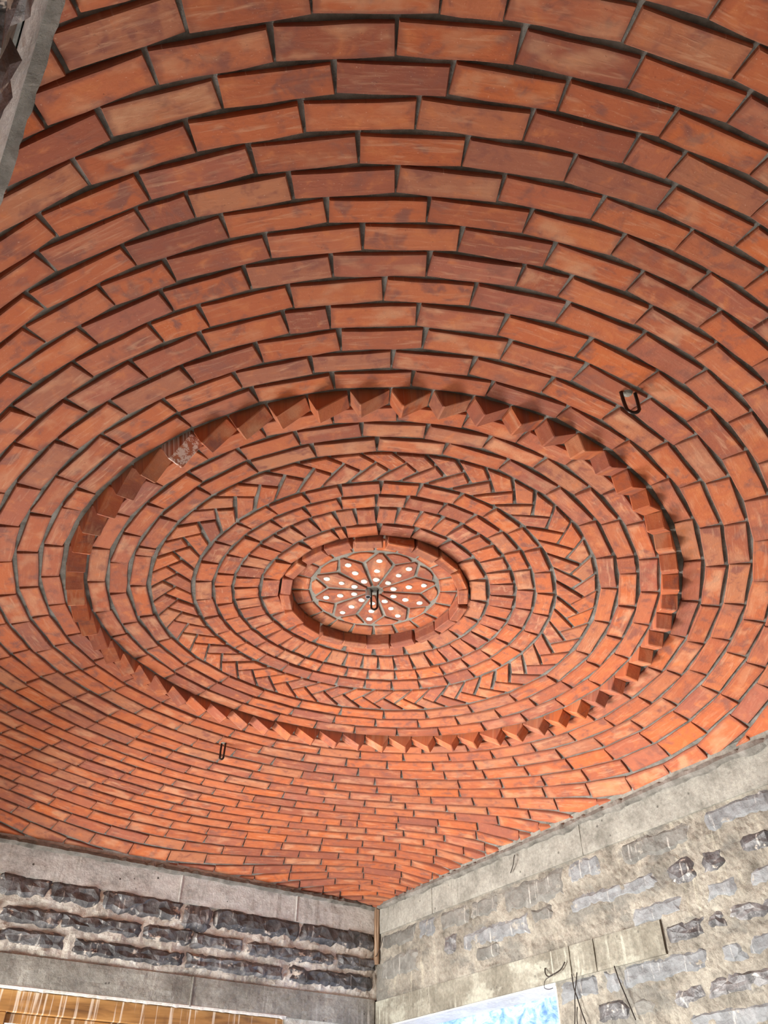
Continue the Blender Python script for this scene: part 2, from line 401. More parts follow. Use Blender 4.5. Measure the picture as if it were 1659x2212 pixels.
# ------------------------------------------------------------------ ceiling shell (mortar bed of the vault)
RECESS = 0.0105
def shell():
    nx, ny = 170, 256
    xs = np.linspace(X_NEAR - 0.0, X_FAR + 0.0, nx); ys = np.linspace(Y_NEAR, Y_FAR, ny)
    V, top = [], []
    for y in ys:
        for x in xs:
            r = math.hypot(x, y)
            z = vz(x, y)
            h = 0.01
            gx = (vz(x + h, y) - vz(x - h, y)) / (2 * h); gy = (vz(x, y + h) - vz(x, y - h)) / (2 * h)
            sl = math.sqrt(1 + min(gx * gx + gy * gy, 4.0))
            w = 0.0022 * mnoise.noise(Vector((x * 22, y * 22, 1.7)))
            z += (RECESS + w) * sl
            if r < 0.385: z = max(z, 3.47)
            V.append((x, y, z)); top.append((x, y, z + 0.10))
    n = len(V); F = []
    for j in range(ny - 1):
        for i in range(nx - 1):
            a = j * nx + i
            F.append((a, a + nx, a + nx + 1, a + 1))
            F.append((n + a, n + a + 1, n + a + nx + 1, n + a + nx))
    for i in range(nx - 1):
        F.append((i, i + 1, n + i + 1, n + i)); b = (ny - 1) * nx + i; F.append((b + 1, b, n + b, n + b + 1))
    for j in range(ny - 1):
        a = j * nx; F.append((a + nx, a, n + a, n + a + nx)); b = j * nx + nx - 1; F.append((b, b + nx, n + b + nx, n + b))
    return mesh_from('ceiling', V + top, F, M_MORTAR, smooth=True)
ceiling = link('ceiling', shell())
tag(ceiling, 'terracotta brick vault of concentric courses over the whole room', 'ceiling', kind='structure')

# ------------------------------------------------------------------ brick templates
def brick_template(k):
    rr = random.Random(k * 13 + 5)
    per = [(-.5, -.5), (-.17, -.5), (.17, -.5), (.5, -.5), (.5, .5), (.17, .5), (-.17, .5), (-.5, .5)]
    per = [(x + rr.uniform(-.006, .006), y + rr.uniform(-.03, .03)) for x, y in per]
    V, F, U = [], [], []
    for z, ins in ((-0.6, 0.0), (-0.07, 0.0), (0.0, 1.0)):
        for x, y in per:
            ix = max(0.0, 1 - rr.uniform(.010, .022) * ins); iy = max(0.0, 1 - rr.uniform(.03, .075) * ins)
            V.append((x * ix, y * iy, z + (rr.uniform(-.012, .012) if ins else 0)))
            U.append((x + .5, y + .5))
    n = 8
    for l in range(2):
        for i in range(n): F.append((l * n + i, l * n + (i + 1) % n, (l + 1) * n + (i + 1) % n, (l + 1) * n + i))
    F += [(16, 17, 22, 23), (17, 18, 21, 22), (18, 19, 20, 21)]
    return V, F, U
TPL = [brick_template(k) for k in range(8)]
TPL_ME = [mesh_from('brick', *t[:2], M_BRICK, t[2]) for t in TPL]
DEPTH = 0.045
NAME_ME = {}
def tpl_mesh(k, name):
    if name == 'brick': return TPL_ME[k]
    if (k, name) not in NAME_ME:
        c = TPL_ME[k].copy(); c.name = name; NAME_ME[(k, name)] = c
    return NAME_ME[(k, name)]

def brick_matrix(r0, r1, t0, t1, joint=0.0125, tilt=1.0, sink=0.0):
    """rigid brick lying between two course radii and two joint angles"""
    rm, tm = (r0 + r1) / 2, (t0 + t1) / 2
    c00, c01, c10, c11 = vp(r0, t0), vp(r0, t1), vp(r1, t0), vp(r1, t1)      # best rigid fit to its four corners
    P = (c00 + c01 + c10 + c11) / 4 * 0.5 + vp(rm, tm) * 0.5
    tn = (c01 + c11 - c00 - c10).normalized(); R = (c10 + c11 - c00 - c01) / 2
    n = R.cross(tn).normalized(); n = -n if n.z > 0 else n
    s = tn.cross(n).normalized(); s = -s if s.dot(R) < 0 else s
    w = min(R.dot(s), (r1 - r0) * 1.8) - joint
    tl = (c01 - c00).length / max(2 * r0 * math.sin((t1 - t0) / 2), 1e-4)
    L = 2 * (r0 + 0.006) * math.tan((t1 - t0) / 2) * min(tl, 1.6) - 0.004
    if L < 0.012 or w < 0.01: return None, 0
    rt = Matrix.Rotation(random.gauss(0, 0.008) * tilt, 3, n) @ Matrix.Rotation(random.gauss(0, 0.016) * tilt, 3, tn) @ Matrix.Rotation(random.gauss(0, 0.008) * tilt, 3, s)
    tn, s, n = rt @ tn, rt @ s, rt @ n
    P = P + n * (random.gauss(0, 0.0012) * tilt - sink)
    x = tn; y = s; z = n
    if x.cross(y).dot(z) < 0: y = -y
    M = Matrix(((x.x * L, y.x * w, z.x * DEPTH, P.x), (x.y * L, y.y * w, z.y * DEPTH, P.y), (x.z * L, y.z * w, z.z * DEPTH, P.z), (0, 0, 0, 1)))
    return M, L

def fill_joints(known, r, pitch, half=0.05):
    """measured joint angles (degrees) kept; the rest of the ring filled with whole bricks"""
    known = sorted(known); out = []
    for i, a in enumerate(known):
        b = known[(i + 1) % len(known)] + (360 if i == len(known) - 1 else 0)
        out.append(a); gap = math.radians(b - a) * r
        if gap < pitch * 1.35: continue
        k = max(1, int(round(gap / pitch)))
        if gap / pitch > 4 and random.random() < half * 10:      # a cut brick somewhere in a long run
            k = int(gap // pitch); rest = gap - k * pitch
            if 0.25 * pitch < rest < 0.8 * pitch:
                cut = random.randrange(1, k); acc = a
                for j in range(k):
                    acc += math.degrees((pitch if j != cut else rest) / r); out.append(acc)
                continue
            k = max(1, int(round(gap / pitch)))
        for j in range(1, k): out.append(a + (b - a) * (j + random.uniform(-.04, .04)) / k)
    return sorted(out)

C_R = [1.1665, 1.2381, 1.3141, 1.3964, 1.4803, 1.5615, 1.6391, 1.7158, 1.7863, 1.8590, 1.9331, 2.0074, 2.0790, 2.1540, 2.2315,
       2.3100, 2.3850, 2.4590, 2.5310, 2.6000, 2.6640, 2.7260, 2.7832, 2.8345, 2.8850, 2.9330]
C_J = {15: [224.7, 252.7], 14: [222.9, 228.6, 234.4, 240.4, 243.5, 249.5, 255.5], 13: [220.5, 226.3, 232.3, 238.4, 244.6, 250.8, 256.9],
       12: [216.7, 222.8, 229.0, 235.2, 241.4, 247.7, 254.0, 260.4], 11: [220.1, 226.7, 233.2, 239.8, 246.4, 252.9, 256.0, 262.7],
       10: [216.2, 222.7, 229.7, 236.3, 243.0, 249.9, 256.9, 263.7], 9: [214.1, 221.4, 224.8, 231.7, 238.8, 246.0, 253.1, 260.2, 267.3],
       8: [211.0, 219.0, 226.4, 233.9, 241.2, 248.7, 256.1, 264.0], 7: [208.2, 215.3, 220.9, 228.9, 236.4, 244.1, 251.6, 259.5, 267.7],
       6: [211.2, 219.1, 226.4, 233.7, 241.9, 250.1, 254.3, 262.5], 5: [216.2, 221.1, 229.5, 238.2, 246.6, 255.6, 264.2],
       4: [211.8, 219.6, 228.3, 232.7, 241.7, 250.7, 260.2], 3: [215.6, 224.3, 233.5, 242.9, 252.4, 262.1],
       2: [150.4, 160.3, 170.7, 220.2, 229.6, 239.5, 249.5, 259.9], 1: [153.8, 163.4, 173.0, 231.8, 242.4, 253.2, 264.7, 276.1]}

def clip_to_room(r, t0, t1, m=0.012):
    k = 24; ts = [t0 + (t1 - t0) * i / k for i in range(k + 1)]
    ok = [t for t in ts if inside(r, t, m)]
    if len(ok) < 4: return None
    return min(ok), max(ok)

field = []                                                     # (area in the photograph, matrix, template)
for c in range(1, len(C_R)):
    r0, r1 = C_R[c - 1], C_R[c]; rm = (r0 + r1) / 2
    known = C_J.get(c, [random.uniform(0, 360)])
    js = fill_joints(known, rm, 0.2255)
    for i, a in enumerate(js):
        b = js[i + 1] if i + 1 < len(js) else js[0] + 360
        cl = clip_to_room(rm, math.radians(a), math.radians(b), -0.07)
        if not cl: continue
        M, L = brick_matrix(r0, r1, *cl)
        if M is None: continue
        q = [project(M @ Vector(p)) for p in ((-.5, -.5, 0), (.5, -.5, 0), (.5, .5, 0), (-.5, .5, 0))]
        ar = 0.0
        if all(q):
            cx = sum(p[0] for p in q) / 4; cy = sum(p[1] for p in q) / 4
            if -60 < cx < W_PX + 60 and -40 < cy < H_PX:
                q = [(min(max(x, 0), W_PX), min(max(y, 0), H_PX)) for x, y in q]
                ar = abs(sum(q[j][0] * q[(j + 1) % 4][1] - q[(j + 1) % 4][0] * q[j][1] for j in range(4))) / 2
        field.append((ar, M, random.randrange(8)))
field.sort(key=lambda e: -e[0])
for ar, M, k in field[:300]:
    link('brick', TPL_ME[k], ceiling, M)
# the remaining, smaller bricks of the vault: one part
V_, F_, U_, T_ = [], [], [], []
for ar, M, k in field[300:]:
    v, f, u = TPL[k]; o = len(V_); tone = random.random()
    V_ += [tuple(M @ Vector(p)) for p in v]; F_ += [tuple(i + o for i in q) for q in f]; U_ += u; T_ += [tone] * len(v)
me = mesh_from('brick_field', V_, F_, M_BRICK_STUFF, U_)
at = me.attributes.new('tone', 'FLOAT', 'POINT'); at.data.foreach_set('value', T_)
tag(link('brick_field', me, ceiling), kind='stuff')

# ------------------------------------------------------------------ inner rings
def ring(name, r0, r1, joints, pitch, joint=0.0125, sink=0.0):
    rm = (r0 + r1) / 2; js = fill_joints(joints, rm, pitch, half=0.0)
    for i, a in enumerate(js):
        b = js[i + 1] if i + 1 < len(js) else js[0] + 360
        M, L = brick_matrix(r0, r1, math.radians(a), math.radians(b), joint, sink=sink)
        if M is None: continue
        link(name, tpl_mesh(random.randrange(8), name), ceiling, M)
R_A2, R_A3, R_A4, R_A5, R_A6, R_H, R_B1, R_B2, R_B3, R_T = 0.378, 0.4567, 0.5605, 0.6352, 0.7092, 0.8719, 0.9431, 1.0169, 1.091, 1.1665
ring('ring_brick', R_A2, R_A3, [38.7, 57.6, 147.3, 164.9, 218.1, 222.6, 239.7, 257.4], 0.13)
ring('soldier_brick', R_A3, R_A4, [38.0, 47.1, 55.3, 63.3, 72.1, 80.9, 148.3, 157.1, 165.1, 213.1, 222.4, 229.9, 238.1, 246.3, 254.8], 0.074)
ring('ring_brick', R_A4, R_A5, [38.2, 48.1, 60.2, 69.5, 81.4, 90.3, 146.1, 158.6, 166.5, 226.1, 238.0, 247.8, 260.4], 0.118)
ring('ring_brick', R_A5, R_A6, [39.3, 50.4, 61.0, 72.1, 83.1, 138.8, 150.5, 161.8, 217.5, 227.7, 239.2, 250.2, 262.3], 0.131)
ring('ring_brick', R_H, R_B1, [41.3, 54.3, 67.5, 80.2, 145.1, 159.3, 172.2, 175.4, 225.3, 237.8, 251.4, 304.5, 316.2, 329.5], 0.207)
ring('ring_brick', R_B1, R_B2, [44.6, 56.9, 68.7, 143.2, 156.5, 168.6, 223.5, 235.1, 246.6, 305.3, 310.8, 322.5, 334.2], 0.205)
ring('ring_brick', R_B2, R_B3, [39.7, 51.1, 62.5, 73.1, 149.4, 161.4, 173.3, 230.5, 241.1, 306.8, 317.3, 328.0], 0.207)

# ------------------------------------------------------------------ herringbone band
def clip_poly(poly, nx, ny, c):                                  # keep nx*s + ny*y <= c
    out = []
    for i in range(len(poly)):
        p, q = poly[i], poly[(i + 1) % len(poly)]
        dp, dq = nx * p[0] + ny * p[1] - c, nx * q[0] + ny * q[1] - c
        if dp <= 0: out.append(p)
        if (dp < 0) != (dq < 0):
            t = dp / (dp - dq); out.append((p[0] + (q[0] - p[0]) * t, p[1] + (q[1] - p[1]) * t))
    return out
def inset(poly, d):
    n = len(poly); out = []
    ar = sum(poly[i][0] * poly[(i + 1) % n][1] - poly[(i + 1) % n][0] * poly[i][1] for i in range(n)); sg = 1 if ar > 0 else -1
    for i in range(n):
        p0, p1, p2 = Vector(poly[i - 1]), Vector(poly[i]), Vector(poly[(i + 1) % n])
        e1, e2 = (p1 - p0).normalized(), (p2 - p1).normalized()
        n1, n2 = Vector((-e1.y, e1.x)) * sg, Vector((-e2.y, e2.x)) * sg
        k = n1 + n2; den = max(k.length_squared / 2, 0.35)
        out.append(tuple(p1 + k * (d / den)))
    return out
def dedupe(poly, eps=0.004):
    out = []
    for p in poly:
        if not out or (Vector(p) - Vector(out[-1])).length > eps: out.append(p)
    if len(out) > 2 and (Vector(out[0]) - Vector(out[-1])).length < eps: out.pop()
    return out
def plan_tile(name, poly, to3d, normal_of, mat, parent, bev=0.003, depth=0.03, ldir=(1, 0), proud=0.0, origin=None):
    """a flat tile from a plan outline: bevelled rim, sides down to the bed"""
    inner = inset(poly, bev); n = len(poly); V, U = [], []
    l = Vector(ldir).normalized(); c = sum((Vector(p) for p in poly), Vector((0, 0))) / n
    for pl, h in ((poly, -depth), (poly, -0.003), (inner, 0.0)):
        for p in pl:
            P = to3d(p); V.append(P + normal_of(p) * (h + proud))
            d = Vector(p) - c; U.append((0.5 + d.dot(l) / 0.11, 0.5 + (d.x * -l.y + d.y * l.x) / 0.06))
    F = []
    for k in range(2):
        for i in range(n): F.append((k * n + i, k * n + (i + 1) % n, (k + 1) * n + (i + 1) % n, (k + 1) * n + i))
    F.append(tuple(2 * n + i for i in range(n)))
    c3 = sum(V[2 * n:], Vector()) / n
    me = mesh_from(name, [v - c3 for v in V], F, mat, U)
    import bmesh
    bm = bmesh.new(); bm.from_mesh(me)
    # orient: front face towards the room
    bm.faces.ensure_lookup_table()
    nn = normal_of(poly[0])
    if bm.faces[-1].normal.dot(nn) < 0: bmesh.ops.reverse_faces(bm, faces=bm.faces)
    bm.to_mesh(me); bm.free()
    o = link(name, me, parent); o.location = c3 - (Vector(parent.location) if parent else Vector())
    return o
NH = 52; RHM = (R_A6 + R_H) / 2; WD = R_H - R_A6; PH = 2 * math.pi * RHM / NH
def h3(p):
    t = math.radians(5.5) + p[0] / RHM; return vp(R_H - p[1], t)
def hn(p):
    t = math.radians(5.5) + p[0] / RHM; return frame(R_H - p[1], t)[3]
tq = 0.32 * WD
for k in range(NH):
    j = random.uniform(-.006, .006)
    a, b = k * PH, (k + 1) * PH; e0 = (k + 1) * PH + 2 * tq + j; e1 = e0 + PH - j
    big = [(a - 0.5, 0.004), (a + 0.5, 0.004), (a + 0.5, WD - 0.004), (a - 0.5, WD - 0.004)]
    outer = clip_poly(clip_poly(clip_poly(big, -1, 1, -a), 1, -1, b), 1, 1, e0)
    innr = clip_poly(clip_poly(clip_poly(big, -1, -1, -e0), 1, 1, e1), 1, -1, b)
    for poly, ld in ((outer, (1, 1)), (innr, (1, -1))):
        poly = dedupe(poly)
        if len(poly) < 3: continue
        poly = inset(poly, random.uniform(0.0045, 0.007))
        plan_tile('herringbone_brick', poly, h3, hn, M_BRICK, ceiling, ldir=ld, proud=random.gauss(0, 0.0015), depth=0.03)

# ------------------------------------------------------------------ dogtooth course
def tooth_mesh(mat, k):
    rr = random.Random(k + 99)
    P = 0.1165; ax = -0.5 * P + 0.24 * P; h = 0.050; w = R_T - R_B3 - 0.016
    V, F, U = [], [], []
    prof = [(-.485 * P, -0.03), (-.485 * P, 0.0), (ax - 0.002, h - 0.0015), (ax + 0.003, h), (.485 * P, 0.0), (.485 * P, -0.03)]
    for y, s in ((-.5 * w, 0), (-.5 * w + .003, 1), (.5 * w - .003, 1), (.5 * w, 0)):
        for i, (x, z) in enumerate(prof):
            q = 1.0 if s else 0.97
            V.append((x * q + rr.uniform(-.0012, .0012), y, z * q + rr.uniform(-.0012, .0012)))
            U.append((0.5 + x / 0.13, 0.5 + y / 0.09))
    n = len(prof)
    for l in range(3):
        for i in range(n - 1): F.append((l * n + i, l * n + i + 1, (l + 1) * n + i + 1, (l + 1) * n + i))
    F += [tuple(range(n - 1, -1, -1)), tuple(3 * n + i for i in range(n))]
    return mesh_from('tooth_brick', V, F, mat, U)
TOOTH = [tooth_mesh(M_BRICK, k) for k in range(5)]; TOOTH_W = tooth_mesh(M_BRICK_SPLASH, 3)
rmT = (R_B3 + R_T) / 2
for k in range(60):
    t0 = math.radians(5.6 + 6 * k); tm = t0 + math.radians(3)
    P, tn, s, n, tl, rl = frame(rmT - 0.004, tm)
    rt = Matrix.Rotation(random.gauss(0, 0.03), 3, n) @ Matrix.Rotation(random.gauss(0, 0.035), 3, s)
    x, z = rt @ tn, rt @ n; y = z.cross(x)
    # keep x along increasing angle
    P = P + z * random.gauss(0.0, 0.002)
    Mx = Matrix(((x.x, y.x, z.x, P.x), (x.y, y.y, z.y, P.y), (x.z, y.z, z.z, P.z), (0, 0, 0, 1)))
    white = abs((math.degrees(tm) % 360) - 203.7) < 3
    o = link('tooth_brick', TOOTH_W if white else TOOTH[k % 5], ceiling, Mx)
    if white: tag(o, 'tooth brick splashed with white lime')

# ------------------------------------------------------------------ medallion
med = empty('ceiling_medallion', (0, 0, Z_PLATE))
tag(med, 'round flower medallion of ten white-dotted terracotta petals at the vault crown', 'medallion')
DN = Vector((0, 0, -1))
mb = MB(); nn = 64
for r, z in ((0.0, 0.007), (0.10, 0.006), (0.2, 0.007), (0.27, 0.005), (0.345, 0.008), (0.378, 0.010), (0.39, 0.05)):
    mb.v += [(r * math.cos(2 * math.pi * i / nn), r * math.sin(2 * math.pi * i / nn), z + 0.0012 * mnoise.noise(Vector((r * 60, i, 0)))) for i in range(nn)]
for l in range(6):
    for i in range(nn): mb.f.append((l * nn + i, (l + 1) * nn + i, (l + 1) * nn + (i + 1) % nn, l * nn + (i + 1) % nn))
mb.build('mortar_bed', M_MORTAR_PALE, med, smooth=True)
def pl3(p): return Vector((p[0], p[1], Z_PLATE))
def pln(p): return DN
PA = math.radians(242.7)
def pol(r, t): return (r * math.cos(t), r * math.sin(t))
for k in range(10):
    t = PA + k * math.pi / 5
    hw = math.pi / 10
    poly = [pol(0.036, t - 0.16), pol(0.036, t + 0.16), pol(0.186, t + hw * 0.86), pol(0.246, t + 0.03), pol(0.246, t - 0.03), pol(0.186, t - hw * 0.86)]
    poly = [(x + random.uniform(-.002, .002), y + random.uniform(-.002, .002)) for x, y in poly]
    petal = plan_tile('petal', poly, pl3, pln, M_BRICK, med, bev=0.002, depth=0.012, ldir=pol(1, t), proud=random.uniform(0, 0.0015))
    for rd in (0.083, 0.143, 0.203):
        cxy = pol(rd + random.uniform(-.004, .004), t + random.uniform(-.02, .02)); dm = MB(); seg = 14
        rad = random.uniform(0.0115, 0.0135)
        V = []
        for rr_, zz in ((1.0, 0.0), (1.0, -0.0022), (0.75, -0.0034)):
            V += [(rad * rr_ * math.cos(2 * math.pi * i / seg) * random.uniform(.93, 1.07), rad * rr_ * math.sin(2 * math.pi * i / seg) * random.uniform(.93, 1.07), zz) for i in range(seg)]
        F = [(l * seg + i, (l + 1) * seg + i, (l + 1) * seg + (i + 1) % seg, l * seg + (i + 1) % seg) for l in range(2) for i in range(seg)] + [tuple(2 * seg + i for i in range(seg - 1, -1, -1))]
        dm.add(V, F); o = dm.build('white_dot', M_DOT, petal)
        o.location = Vector((cxy[0], cxy[1], Z_PLATE)) - Vector(med.location) - petal.location
    t2 = t + hw
    poly = [pol(0.196, t2), pol(0.243, t2 + hw * 0.70), pol(0.254, t2 + hw * 0.35), pol(0.255, t2), pol(0.254, t2 - hw * 0.35), pol(0.243, t2 - hw * 0.70)]
    poly = [(x + random.uniform(-.002, .002), y + random.uniform(-.002, .002)) for x, y in poly]
    plan_tile('wedge_tile', poly, pl3, pln, M_BRICK, med, bev=0.002, depth=0.012, ldir=pol(1, t2 + math.pi / 2))
for k in range(20):                                              # flat ring around the flower
    a = math.radians(k * 18 + 4); b = a + math.radians(18); g = 0.004
    poly = [pol(0.266, a + g / 0.268), pol(0.266, b - g / 0.268), pol(0.334, b - 2.2 * g / 0.338), pol(0.334, a + 2.2 * g / 0.338)]
    plan_tile('ring_brick', poly, pl3, pln, M_BRICK, med, bev=0.003, depth=0.02, ldir=pol(1, (a + b) / 2 + math.pi / 2), proud=random.gauss(0, .001))
RIM_H = 0.047
for k in range(20):                                              # rim of bricks on edge, standing proud of the ceiling
    a = math.radians(k * 18 + 9 + random.uniform(-1, 1)); b = a + math.radians(18); r0, r1 = 0.335, 0.376
    hgt = RIM_H + random.uniform(-.004, .004); tm = (a + b) / 2; L = 2 * r0 * math.tan((b - a) / 2) - 0.004
    mbx = MB(); mbx.bevel_box((-L / 2, -(r1 - r0) / 2, -hgt), (L / 2, (r1 - r0) / 2, 0.03), 0.003)
    uv = [(0.5 + v[0] / 0.12, 0.5 + v[2] / 0.09 + v[1] / 0.06) for v in mbx.v]
    me = mesh_from('rim_brick', mbx.v, mbx.f, M_BRICK, uv)
    import bmesh
    bm = bmesh.new(); bm.from_mesh(me); bmesh.ops.recalc_face_normals(bm, faces=bm.faces); bm.to_mesh(me); bm.free()
    o = link('rim_brick', me, med)
    o.rotation_euler = (random.gauss(0, .035), random.gauss(0, .03), tm - math.pi / 2 + random.gauss(0, .03)); rc = (r0 + r1) / 2
    o.location = (rc * math.cos(tm), rc * math.sin(tm), 0)

# ------------------------------------------------------------------ hooks in the vault
def hook(name, base, axis_along, width, length, rad, label, pipe=None):
    h = empty(name, base); tag(h, label, 'hook', 'steel hooks in the vault')
    a = Vector(axis_along).normalized(); w = width / 2
    pts = [a * -w + Vector((0, 0, 0.05)), a * -w + Vector((0, 0, -length * 0.3))]
    for i in range(9):
        t = math.pi * i / 8; pts.append(a * (-w * math.cos(t)) * 0.92 + Vector((0, 0, -length + w - w * math.sin(t))))
    pts += [a * w + Vector((0, 0, -length * 0.3)), a * w + Vector((0, 0, 0.05))]
    m = MB(); m.tube(smooth_path(pts, 3), rad, 8); m.build('bent_rod', M_STEEL, h, smooth=True)
    m = MB(); rg = []
    n = 10
    V = [(0, 0, -0.004)]
    for rr_, zz in ((0.012, -0.003), (0.022, 0.012)) if not pipe else ((0.010, -0.001), (0.018, 0.006)):
        V += [(rr_ * math.cos(2 * math.pi * i / n) * random.uniform(.8, 1.25), rr_ * math.sin(2 * math.pi * i / n) * random.uniform(.8, 1.25), zz) for i in range(n)]
    F = [(0, 1 + (i + 1) % n, 1 + i) for i in range(n)] + [(1 + i, 1 + (i + 1) % n, 1 + n + (i + 1) % n, 1 + n + i) for i in range(n)]
    m.add(V, F); m.build('mortar_patch', M_MORTAR if pipe else M_MORTAR_PALE, h, smooth=True)
    if pipe:
        m = MB(); px, py = pipe; n = 16; V = []
        for rr_, zz in ((0.0115, 0.02), (0.0115, -0.03), (0.009, -0.03), (0.009, 0.02)):
            V += [(px + rr_ * math.cos(2 * math.pi * i / n), py + rr_ * math.sin(2 * math.pi * i / n), zz) for i in range(n)]
        F = [(l * n + i, l * n + (i + 1) % n, (l + 1) * n + (i + 1) % n, (l + 1) * n + i) for l in range(3) for i in range(n)]
        m.add(V, F); m.build('conduit_stub', M_PIPE, h, smooth=False)
    return h
hook('ceiling_hook', (0.0, 0.0, Z_PLATE), (0.75, -0.66, 0), 0.026, 0.088, 0.0042, 'steel hook with conduit stub hanging from the flower medallion centre', pipe=(-0.022, 0.012))
tA = math.radians(269.0); hook('ceiling_hook', vp(1.372, tA), (0.78, -0.45, 0), 0.040, 0.082, 0.0052, 'dark steel hook in the vault above the right side of the tooth ring')
tB = math.radians(90.7); hook('ceiling_hook', vp(1.372, tB), (0.35, -0.3, 0), 0.02, 0.085, 0.0050, 'dark steel hook in the vault near the left wall below the tooth ring')

# ------------------------------------------------------------------ walls
def wall_grid(mbld, axis, plane, sgn, u0, u1, z0, z1, amp=0.011, step=0.015, seed=0.0, fn=None):
    """rough front face of a wall: axis 'x' -> face at x = plane, u runs along y; 'y' -> face at y = plane, u runs along x. sgn: room side"""
    nu = max(2, int((u1 - u0) / step)); nz = max(2, int((z1 - z0) / step)); V = []
    for j in range(nz + 1):
        for i in range(nu + 1):
            u = u0 + (u1 - u0) * i / nu; z = z0 + (z1 - z0) * j / nz
            e = 0.0 if i in (0, nu) or j in (0, nz) else 1.0
            d = e * amp * (mnoise.noise(Vector((u * 9, z * 14, seed))) + 0.55 * mnoise.noise(Vector((u * 31, z * 31, seed + 4))) + 0.4 * mnoise.noise(Vector((u * 70, z * 70, seed + 8))))
            p = plane + sgn * d
            V.append((p, u, z) if axis == 'x' else (u, p, z))
    F = [(j * (nu + 1) + i, j * (nu + 1) + i + 1, (j + 1) * (nu + 1) + i + 1, (j + 1) * (nu + 1) + i) for j in range(nz) for i in range(nu)]
    mbld.add(V, F)
TH = 0.2
# far left wall (y = Y_FAR) with the glazed door opening
DX0, DX1, DZ = -1.45, 1.0, 2.3347
m = MB()
wall_grid(m, 'y', Y_FAR, -1, X_NEAR, X_FAR, 2.475, Z_BEAM0, seed=1.0)
wall_grid(m, 'y', Y_FAR, -1, DX1, X_FAR, 0.0, 2.335, step=0.05, seed=2.0)
wall_grid(m, 'y', Y_FAR, -1, X_NEAR, DX0 - 0.05, 0.0, 2.335, step=0.05, seed=3.0)
for x0, x1, z0, z1 in ((X_NEAR, X_FAR, 2.475, Z_BEAM0), (DX1, X_FAR, 0, 2.475), (X_NEAR, DX0 - 0.05, 0, 2.475)):
    m.box((x0, Y_FAR + 0.012, z0), (x1, Y_FAR + TH, z1))
w = m.build('wall_left', M_WALL_L, fix=False); tag(w, 'rough beige mortar wall with dark split stone courses above the wooden door', 'wall', kind='structure')
wall_left = w
# right wall (x = X_FAR) with the window opening
WY0, WY1, WZ0, WZ1 = 0.907, 2.33, 0.9, 2.343
m = MB()
wall_grid(m, 'x', X_FAR, -1, Y_NEAR, 0.22, 1.9, Z_BEAM0, seed=5.0, amp=0.009)
wall_grid(m, 'x', X_FAR, -1, 0.22, WY0, 1.9, 2.335, seed=6.0, amp=0.009)
wall_grid(m, 'x', X_FAR, -1, 0.22, Y_FAR, 2.462, Z_BEAM0, seed=7.0, amp=0.009)
wall_grid(m, 'x', X_FAR, -1, Y_NEAR, WY0, 0.0, 1.9, step=0.06, seed=8.0)
wall_grid(m, 'x', X_FAR, -1, WY0, Y_FAR, 0.0, WZ0, step=0.06, seed=9.0)
for y0, y1, z0, z1 in ((Y_NEAR, WY0, 0, 2.335), (WY0, Y_FAR + TH, 0, WZ0), (WY1, Y_FAR + TH, WZ0, WZ1), (Y_NEAR, 0.22, 2.335, Z_BEAM0), (0.22, Y_FAR + TH, 2.462, Z_BEAM0)):
    m.box((X_FAR + 0.012, y0, z0), (X_FAR + 0.26, y1, z1))
w = m.build('wall_right', M_WALL_R, fix=False); tag(w, 'pale mortar-smeared stone wall beside and above the blue-filmed window', 'wall', kind='structure')
wall_right = w
# near wall at the photographer's left
m = MB()
wall_grid(m, 'x', X_NEAR, 1, Y_NEAR, Y_FAR, 2.3, Z_BEAM0, seed=11.0, amp=0.008, step=0.03)
SY0, SY1 = 0.2, 2.3
for x0, x1, zt in ((X_NEAR - TH, X_NEAR - 0.012, Z_BEAM0), (X_NEAR - 0.012, X_NEAR, 2.3)):
    m.box((x0, Y_NEAR, 0), (x1, SY0, zt)); m.box((x0, SY1, 0), (x1, Y_FAR, zt))
m.box((X_NEAR - TH, SY0, 2.02), (X_NEAR - 0.012, SY1, Z_BEAM0)); m.box((X_NEAR - 0.012, SY0, 2.02), (X_NEAR, SY1, 2.3))
w = m.build('wall_near', M_LINTEL_L, fix=False); tag(w, 'shaded stone wall below the beam at the top left corner', 'wall', kind='structure')
wall_near = w
# back wall
m = MB()
m.box((X_NEAR - TH, Y_NEAR - TH, 0), (X_FAR + TH, Y_NEAR, 3.12))
w = m.build('wall_back', M_STONE_OLIVE); tag(w, 'bare grey stone wall behind the viewer', 'wall', kind='structure')
m = MB(); m.box((X_NEAR - TH, Y_NEAR - TH, -0.1), (X_FAR + TH, Y_FAR + TH, 0.0))
tag(m.build('floor', M_FLOOR), 'bare concrete floor of the room', 'floor', kind='structure')
m = MB(); m.box((-30, -30, -0.3), (30, 30, -0.12))
tag(m.build('ground', M_GROUND), 'pale earth yard outside the openings', 'ground', kind='structure')

# ------------------------------------------------------------------ ring beam (cast concrete) and lintels
def panel_beam(name, axis, plane, sgn, u0, u1, z0, z1, cuts, mat, label, top=3.12, amp=0.0025, proud=0.008):
    m = MB()
    wall_grid(m, axis, plane + sgn * proud, sgn, u0, u1, z0, z1, amp=amp, step=0.02, seed=u0 + z0)
    def bx(a, b):
        if axis == 'x': m.box((min(a[0], b[0]), a[1], a[2]), (max(a[0], b[0]), b[1], b[2]))
        else: m.box((a[1], min(a[0], b[0]), a[2]), (b[1], max(a[0], b[0]), b[2]))
    bx((plane + sgn * (proud - 0.003), u0, z0), (plane - sgn * TH, u1, top))
    for c in cuts:                                             # shutter-board joints: raised fins of grout
        bx((plane + sgn * (proud + 0.004), c - 0.003, z0), (plane, c + 0.003, z1))
    o = m.build(name, mat, fix=False); tag(o, label, 'beam' if 'beam' in label else 'lintel', kind='structure'); return o
